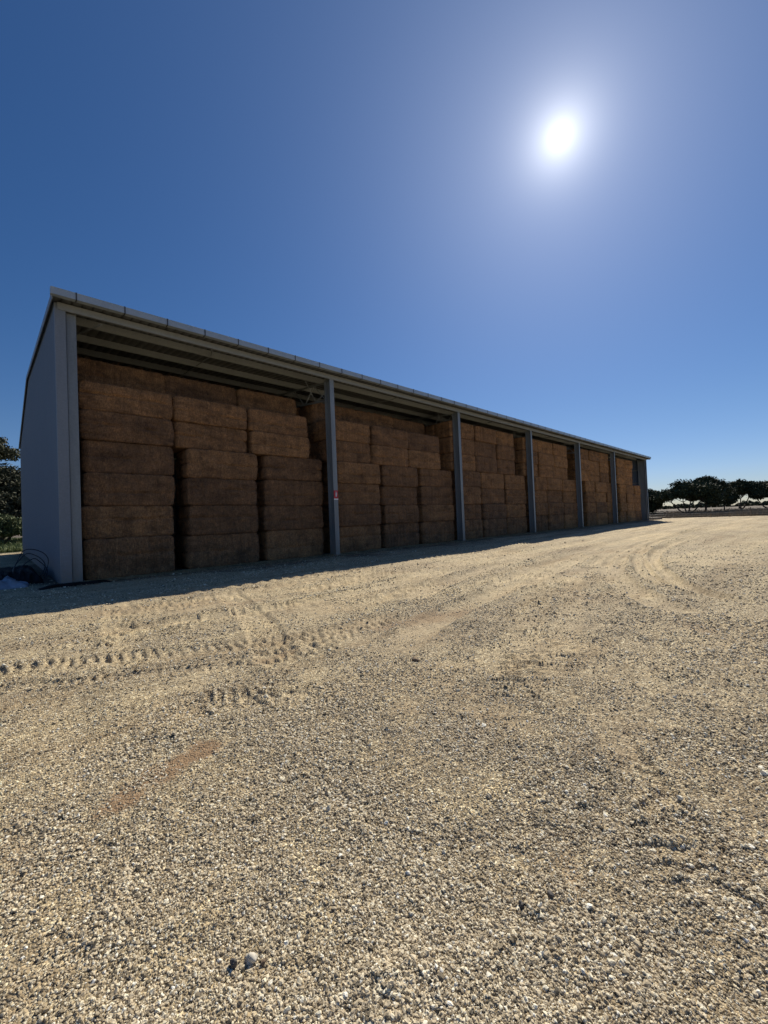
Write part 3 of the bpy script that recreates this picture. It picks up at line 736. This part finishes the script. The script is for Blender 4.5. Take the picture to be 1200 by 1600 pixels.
    F = list(F) + [tuple(r) for r in (np.arange(nf * 4).reshape(nf, 4) + len(S))]; S = np.concatenate([S, T])
    me_o = npmesh('bale_block', S, F, m_straw, smooth=True)
    me = me_o.data; bpy.data.objects.remove(me_o)
    return me
NV = 7
meshes = [bale_mesh(2.8, 1.28, 1.04, 3 + 7 * k) for k in range(NV)]
rb = random.Random(5)
bays = ['first', 'second', 'third', 'fourth', 'fifth', 'sixth']
LOW = [[(1.75, 4.36), (4.74, 7.44), (7.70, 10.58)], [(11.3, 14.12), (14.30, 17.0), (17.26, 20.26)], [(21.0, 23.34), (23.42, 26.39), (26.55, 29.52)],
       [(31.0, 33.09), (33.21, 36.26), (36.4, 39.45)], [(41.75, 44.12), (44.39, 47.62), (47.80, 50.72)], [(52.1, 54.27), (54.64, 57.70), (57.85, 60.5)]]
UPP = [[(1.74, 4.37), (4.46, 7.12), (7.2, 9.91)], [(10.95, 13.62), (13.68, 16.34), (16.4, 19.14)], [(20.2, 22.8), (22.86, 25.5), (25.56, 27.98)],
       [(29.4, 31.85), (31.9, 34.67), (34.8, 37.63)], [(40.3, 42.95), (43.0, 45.8), (45.95, 48.5)], [(51.6, 54.4), (54.5, 57.3), None]]
BY = 15.02    # front face of the stacks
cnt = 0
def bale(x0, x1, z0, z1, row, label, pitchx=.0):
    global cnt
    L_ = x1 - x0; me = meshes[(cnt * 3 + rb.randrange(NV)) % NV]
    o = bpy.data.objects.new('straw_bale', me); COL.objects.link(o)
    w = 1.28
    y = BY + w / 2 + row * 1.31 + rb.uniform(-.06, .06)
    o.location = ((x0 + x1) / 2 + rb.uniform(-.035, .035), y, z0)
    o.scale = (L_ / 2.8, 1, (z1 - z0 + .006) / 1.04)
    o.rotation_euler = (0, rb.uniform(-.004, .004), rb.choice((0, math.pi)) + rb.uniform(-.008, .008))
    k_ = min(max((x0 - 20) / 25, 0), 1); o.color = (1 + .42 * k_, 1 + .36 * k_, 1 + .12 * k_, 1)   # golden tint towards the far bays, partly warm bounced light painted into the straw
    tag(o, label, 'straw bale', 'straw bales stacked in the shed'); cnt += 1
lowz = [0.0, 1.24, 2.24, 3.26, 4.30]
pos3 = ['left', 'middle', 'right']; lev4 = ['bottom', 'second lowest', 'third', 'top']
for bi in range(6):
    tops = {0: (5.22, 6.12, 7.25), 1: (5.30, 6.28, 7.35), 2: (5.45, 6.46, 7.45), 3: (5.45, 6.46, 7.48), 4: (5.55, 6.6, 7.62), 5: (5.5, 6.5, 7.5)}[bi]
    lift = [0, .0, .10, .14, .18, .2][bi]
    for ci in range(3):
        x0, x1 = LOW[bi][ci]; jz = [rb.uniform(-.05, .05) for _ in range(3)]
        zz = [0.0] + [lowz[k + 1] * (4.3 + lift) / 4.3 + jz[k] for k in range(3)] + [4.30 + lift]
        for lv in range(4):
            e = rb.uniform(0, .05)
            bale(x0 + rb.uniform(0, .07), x1 - e, zz[lv], zz[lv + 1], 0, f'straw bale, {lev4[lv]} of four in the lower {pos3[ci]} stack, {bays[bi]} bay from left')
            if ci == 0 and bi > 0:
                for rw, nm in ((1, 'second'), (2, 'third')):
                    bale(x0 + rb.uniform(-.03, .06), x1, zz[lv], zz[lv + 1], rw, f'straw bale, {lev4[lv]} of four, {nm} row back, lower left stack, {bays[bi]} bay')
        u = UPP[bi][ci]
        if u is None: continue
        zz = [4.30 + lift] + [t_ for t_ in tops]
        nup = 2 if bi < 2 else 3
        for lv in range(nup):
            nm = ['lower', 'upper'][lv] if nup == 2 else ['lower', 'middle', 'upper'][lv]
            bale(u[0] + rb.uniform(0, .03), u[1] - rb.uniform(0, .03), zz[lv], zz[lv + 1] + rb.uniform(-.03, .03) * (lv == nup - 1), 0,
                 f'straw bale, {nm} of the upper tier {pos3[ci]} column, {bays[bi]} bay from left')
        if bi < 2:
            bale(u[0] + .1, u[1] + .2, zz[2], zz[3], 1, f'high straw bale peeking over the upper tier from behind, {pos3[ci]} one in {bays[bi]} bay')
            bale(u[0] + .1, u[1] + .2, zz[1], zz[2] - .01, 1, f'straw bale under the peeking high bale, second row, {pos3[ci]} column, {bays[bi]} bay')
        if ci == 0 and bi > 0:
            for rw, nm2 in ((1, 'second'), (2, 'third')):
                for lv in range(3):
                    if bi == 1 and rw == 1 and lv >= 1: continue
                    nm = ['lower', 'middle', 'upper'][lv]
                    bale(u[0] + rb.uniform(-.03, .05), u[1], zz[lv], zz[lv + 1], rw, f'straw bale, {nm} of upper tier, {nm2} row back, left column, {bays[bi]} bay')

# ------------------------------------------------------------------ clutter at the near end wall
def crumple(name, x0, x1, y0, y1, hz, m_, label, cat, seed, folds=5, sharp=1.0):
    nx, ny = 46, 46; X, Y = np.meshgrid(np.linspace(0, 1, nx), np.linspace(0, 1, ny), indexing='ij')
    X, Y = X.ravel(), Y.ravel()
    edge = np.minimum(np.minimum(X, 1 - X), np.minimum(Y, 1 - Y))
    wx = x0 + (x1 - x0) * X + .05 * fbm(Y * 4, X * 2, seed, 2); wy = y0 + (y1 - y0) * Y + .08 * fbm(X * 4, Y * 3, seed + 1, 2)
    base = terrain(wx, wy)[0]
    f = 1 - np.abs(fbm(X * folds + Y * 1.5, Y * folds * .45, seed + 2, 3)) ** sharp
    env = np.clip(edge * 5, 0, 1) ** .6
    top = base + .012 + hz * env * (.35 + .65 * f)
    V = np.concatenate([np.stack([wx, wy, top], -1), np.stack([wx, wy, base - .01], -1)])
    idx = np.arange(nx * ny).reshape(nx, ny); A = idx[:-1, :-1].ravel(); B = idx[1:, :-1].ravel(); C_ = idx[1:, 1:].ravel(); E_ = idx[:-1, 1:].ravel()
    F = [np.stack([A, B, C_, E_], -1)]; n = nx * ny
    F.append(np.stack([A, E_, C_, B], -1) + n)
    for a, c in ((idx[:-1, 0], idx[1:, 0]), (idx[1:, -1], idx[:-1, -1]), (idx[-1, :-1], idx[-1, 1:]), (idx[0, 1:], idx[0, :-1])):
        F.append(np.stack([a, a + n, c + n, c], -1))
    o = npmesh(name, V, np.concatenate(F), m_, smooth=True)
    return tag(o, label, cat)
crumple('black_plastic_sheet', -.25, .95, 15.9, 21.5, .34, m_blackplastic, 'heap of black plastic sheeting beside the near end wall', 'plastic sheet', 11, 4)
crumple('blue_tarp', -1.4, .58, 15.1, 16.9, .27, m_bluetarp, 'crumpled pale blue tarpaulin lying on the gravel at the left edge', 'tarpaulin', 23, 6, .6)
crumple('black_plastic_scrap', .75, 2.3, 14.05, 14.42, .07, m_blackplastic, 'flat black plastic scrap at the foot of the shed corner', 'plastic sheet', 37, 4)
pr = empty('poly_pipe_coil', (.7, 17.2, 0)); tag(pr, 'loose coil of dark poly pipe leaning against the grey end wall', 'pipe')
for k, (cx_, cz_, ra, rb_, yo) in enumerate([(.0, .42, .42, .58, 0), (-.04, .36, .36, .50, .22), (.05, .28, .30, .42, -.15)]):
    pts = [(cx_ + ra * math.cos(t) + .05 * math.sin(3 * t + k), yo + .35 * math.sin(t) * .5 + .25 * math.cos(t), cz_ + rb_ * math.sin(t)) for t in np.linspace(-.6, math.pi + .5, 26)]
    pts = [(p[0], p[1], max(p[2], .03)) for p in pts]
    MB().tube(pts, .013, 8).build('pipe_loop', m_pipe, pr, True)

# dark slab lying past the far corner
sl = empty('sleeper_stack', (64.8, 14.6, 0)); tag(sl, 'low dark stack of timber sleepers on the gravel past the far shed corner', 'timber')
for k in range(3): MB().box(-1.6 + .1 * k, -.55 + .4 * k, 0, 1.5 + .12 * k, -.2 + .4 * k, .24 + .02 * k).build('sleeper', m_wood, sl)

# ------------------------------------------------------------------ trees
def tree(name, x, y, h, crown, trunk_h, m_leaf, label, group, leaf, nclump, per, seed, stems=3, cat='tree', lean=0., spread=.9, cl_r=None):
    """crown=(rx,ry,rz) about the centre at z=h-rz"""
    rs = np.random.default_rng(seed); z0 = hgt(x, y) - .05
    root = empty(name, (x, y, z0)); tag(root, label, cat, group)
    rx, ry, rz = crown; cz = h - rz
    cc = []
    while len(cc) < nclump:
        d = rs.normal(size=3); d /= np.linalg.norm(d)
        if d[2] < ((-.85 if seed in (1, 21, 3, 4) else -.45) if 'mallee' in name else -.55): continue
        q = rs.uniform(.45, 1.0) ** .6
        lump = 1 + .22 * math.sin(3 * math.atan2(d[1], d[0]) + seed) + .15 * math.sin(5 * d[0] + seed * 2)
        cc.append((d[0] * rx * q * lump * .86, d[1] * ry * q * lump * .86, cz + d[2] * rz * q * .88))
    cc = np.array(cc)
    clr = cl_r or .34 * (rx * ry * rz) ** (1 / 3)
    P = []
    for c in cc:
        r_c = clr * rs.uniform(.45, 1.35)
        n = int(per * (r_c / clr) ** 2)
        d = rs.normal(size=(n, 3)); d /= np.linalg.norm(d, axis=1, keepdims=True)
        rr = rs.uniform(.1, 1.0, (n, 1)) ** .5 * r_c * (1 + .25 * rs.normal(size=(n, 1)).clip(-1, 1))
        P.append(c + d * rr * np.array([1.15, 1.15, .62]))
    P = np.concatenate(P); n = len(P)
    a = rs.normal(size=(n, 3)); a[:, 2] -= .5; a /= np.linalg.norm(a, axis=1, keepdims=True)
    bb = rs.normal(size=(n, 3)); bb = np.cross(a, bb); bb /= np.linalg.norm(bb, axis=1, keepdims=True)
    s = leaf * rs.uniform(.55, 1.35, (n, 1))
    V = np.stack([P - a * s, P + bb * s * .38, P + a * s, P - bb * s * .38], 1).reshape(-1, 3)
    npmesh('crown', V, np.arange(4 * n).reshape(n, 4), m_leaf, root)
    b = MB(); tr = max(.06, h * .028)
    for k in range(stems):
        th = 2 * math.pi * (k + rs.uniform(-.2, .2)) / stems + seed
        sp = spread * rx * (.45 if stems > 1 else .08)
        fork = Vector((math.cos(th) * sp + lean, math.sin(th) * sp, trunk_h + (cz - trunk_h) * .45))
        kn = Vector((math.cos(th) * sp * .45 + lean * .4, math.sin(th) * sp * .45, trunk_h * .6))
        b0 = Vector((math.cos(th) * tr * .6, math.sin(th) * tr * .6, 0))
        b.tube([b0 + Vector((0, 0, -.2)), b0 + Vector((0, 0, .1)), kn, fork], [tr * 1.25, tr, tr * .75, tr * .5], 7)
        near = sorted(range(len(cc)), key=lambda i: (cc[i][0] - fork.x) ** 2 + (cc[i][1] - fork.y) ** 2 + .5 * (cc[i][2] - fork.z) ** 2)
        for i in near[:max(4, len(cc) // stems // 2)]:
            e = Vector(cc[i]); md = fork.lerp(e, .5) + Vector((rs.normal() * .1 * rx, rs.normal() * .1 * rx, -.05 * rz))
            b.tube([fork, md, e], [tr * .42, tr * .26, tr * .08], 5)
    b.build('trunk', m_bark, root, True)
    return root
G1 = 'mallee trees in the paddock behind the yard'
tree('mallee_tree', 113.5, 27.8, 6.5, (4.6, 4.5, 3.0), 1.0, m_mallee, 'dark bushy mallee tree nearest the far shed corner', G1, .34, 38, 400, 1, 3)
tree('mallee_tree', 121.0, 31.0, 7.8, (3.6, 4.2, 3.2), 1.6, m_mallee, 'dark tree crown half hidden behind the far shed corner', G1, .34, 28, 400, 21, 2)
tree('mallee_tree', 109, 18.4, 6.9, (5.6, 5.4, 2.4), 1.3, m_mallee, 'spreading tree forking low over the ground, with bare crooked limbs', G1, .32, 36, 340, 2, 4, spread=1.1)
tree('mallee_tree', 122, 17.2, 8.6, (4.6, 4.2, 3.5), 2.0, m_mallee, 'tallest dome-crowned tree of the paddock group, behind the low-forking one', G1, .34, 38, 380, 3, 2)
tree('mallee_tree', 137, 15.4, 6.6, (3.8, 3.6, 2.9), 1.6, m_mallee, 'dark single-stemmed tree between the tallest tree and the right pair', G1, .36, 32, 350, 4, 1)
tree('mallee_tree', 152, 13.4, 8.2, (4.2, 4.4, 2.7), 1.3, m_mallee, 'left tree of the right pair with open sky gaps', G1, .36, 30, 330, 5, 3)
tree('mallee_tree', 152, 7.6, 7.6, (5.0, 4.8, 2.9), 1.2, m_mallee, 'rightmost paddock tree, wide low dome with sky gaps beneath', G1, .36, 32, 350, 6, 3, spread=1.0)
G2 = 'gum trees left of the shed'
tree('gum_tree', -2.4, 62, 12.4, (4.1, 4.2, 1.75), 5.0, m_gum, 'tall gum tree whose upper crown stands clear against the sky at left edge', G2, .20, 34, 520, 11, 2)
tree('gum_tree', -.2, 70, 9.9, (5.6, 4.0, 4.3), 1.8, m_gum, 'dense gum tree touching the shed wall under the clear upper crown', G2, .22, 80, 520, 12, 3)
tree('gum_tree', -6.5, 60, 9.0, (4.2, 4.0, 3.4), 2.2, m_gum, 'gum tree mostly outside the left picture edge', G2, .20, 30, 380, 13, 3)
tree('shrub', -.2, 58, 3.2, (2.8, 2.0, 1.5), .5, m_bush, 'olive green shrub at the foot of the gum trees, left of shed', G2, .15, 34, 460, 14, 3, cat='shrub')
tree('shrub', -4.0, 56, 3.0, (2.6, 2.0, 1.4), .5, m_bush, 'lighter shrub at the far left edge below the gums', G2, .13, 20, 360, 15, 3, cat='shrub')
tree('gum_tree', .5, 67, 6.2, (5.0, 3.0, 2.7), .8, m_gum, 'low dark gum filling the gap beneath the dense gum tree', G2, .2, 60, 420, 18, 3)
tree('shrub', 3.0, 63, 4.2, (2.6, 2.2, 2.0), .5, m_gum, 'dark shrub right behind the end wall edge', G2, .15, 22, 360, 16, 3, cat='shrub')
# far tree line on the horizon: one mass
def treeline():
    n = 26000; t_ = rng.uniform(0, 1, n)
    ang_ = R(-12) + t_ * R(46); dist = 520 + 60 * rng.random(n)
    hh = 2.6 + 1.6 * fbm(t_ * 60, t_ * 0, 7, 3) + 1.2 * fbm(t_ * 220, t_ * 0, 8, 2)
    P = np.stack([dist * np.cos(ang_), dist * np.sin(ang_), .6 + rng.uniform(0, 1, n) ** .7 * hh * 1.2], -1)
    a = rng.normal(size=(n, 3)); a /= np.linalg.norm(a, axis=1, keepdims=True); b2 = np.cross(a, rng.normal(size=(n, 3))); b2 /= np.linalg.norm(b2, axis=1, keepdims=True)
    s = rng.uniform(.6, 1.5, (n, 1))
    V = np.stack([P - a * s, P + b2 * s * .7, P + a * s, P - b2 * s * .7], 1).reshape(-1, 3)
    tag(npmesh('far_treeline', V, np.arange(4 * n).reshape(n, 4), m_mallee), 'distant dark line of scrub along the horizon', 'trees', kind='stuff')
treeline()

def grass(name, n, gen, hmin, hmax, m_, label, blades=7):
    x, y = gen(n); z = terrain(x, y)[0]
    x = np.repeat(x, blades) + rng.normal(0, .07, n * blades); y = np.repeat(y, blades) + rng.normal(0, .07, n * blades); z = np.repeat(z, blades) - .01
    k = len(x); h = rng.uniform(hmin, hmax, k) * np.repeat(rng.uniform(.5, 1.2, n), blades); w = h * .10 + .006
    a = rng.uniform(0, 6.283, k); lx = rng.normal(0, .35, k) * h; ly = rng.normal(0, .35, k) * h
    V = np.stack([np.stack([x - w * np.cos(a), y - w * np.sin(a), z], -1), np.stack([x + w * np.cos(a), y + w * np.sin(a), z], -1), np.stack([x + lx, y + ly, z + h], -1)], 1).reshape(-1, 3)
    tag(npmesh(name, V, np.arange(3 * k).reshape(k, 3), m_), label, 'grass', kind='stuff')
def gen_right(n):
    x = 71.5 + rng.exponential(34, n); y = rng.uniform(-12, 34, n) * (1 + (x - 71) / 120); return x, y
grass('dry_grass', 17000, gen_right, .14, .5, m_grassd, 'dry straw coloured grass tufts in the paddock beyond the fence')
def gen_left(n):
    return rng.uniform(-12, 6, n), 46 + rng.exponential(9, n)
grass('green_grass', 9000, gen_left, .12, .45, m_grassg, 'green and yellow grass strip behind the shed at left')

# ------------------------------------------------------------------ the wire fence: each post a thing
fy = [30.0, 22.3, 14.4, 5.3, -3.2]
wobj = empty('wire_fence', (72, 12, 0)); tag(wobj, 'thin sagging wire fence strung along the far edge of the yard', 'fence')
tops = []
for i, yy in enumerate(fy):
    xx = 72.0 - .35 * i + .3 * math.sin(i * 2.3); zz = hgt(xx, yy); hh = 1.15 + .08 * math.sin(i * 5.1)
    MB().tube([(xx, yy, zz - .3), (xx + .02, yy, zz + hh * .5), (xx + .05 * math.sin(i), yy + .03, zz + hh)], [.06, .055, .05], 8).build('post', m_wood, wobj)
    tops.append((xx, yy, zz, hh))
for lv in (.3, .6, .95):
    pts = []
    for i in range(len(tops) - 1):
        a, c = tops[i], tops[i + 1]
        for k in range(5):
            t_ = k / 5; pts.append((a[0] + (c[0] - a[0]) * t_ - .07, a[1] + (c[1] - a[1]) * t_, a[2] + (c[2] - a[2]) * t_ + lv - .05 * math.sin(math.pi * t_)))
    MB().tube(pts, .006, 4).build('wire', m_wire, wobj)
fix_local(wobj)

# ------------------------------------------------------------------ chaff blown along the foot of the stacks
def chaff():
    n = 60000; x = rng.uniform(1.4, 61, n); y = 15.0 - rng.exponential(.42, n) + .1
    ok = rng.random(n) < .25 + .75 * (fbm(x * 1.1, y * 1.5, 171, 3) > -.1); x, y = x[ok], y[ok]; n = len(x)
    z = terrain(x, y)[0] + .012 + rng.uniform(0, .015, n); a = rng.uniform(0, 6.283, n); l = rng.uniform(.05, .20, n); w = .010
    dx, dy = np.cos(a), np.sin(a); P = np.stack([x, y, z], -1); Dv = np.stack([dx * l, dy * l, rng.normal(0, .01, n)], -1); Wv = np.stack([-dy * w, dx * w, dx * 0], -1)
    V = np.stack([P - Wv, P + Wv, P + Dv + Wv, P + Dv - Wv], 1).reshape(-1, 3)
    tag(npmesh('loose_straw', V, np.arange(4 * n).reshape(n, 4), m_chaff), 'loose straw and chaff scattered along the foot of the bale stacks', 'straw', kind='stuff')
m_chaff = plain('loose_straw_stalks', (.50, .38, .20), .8, 3, .4)
chaff()
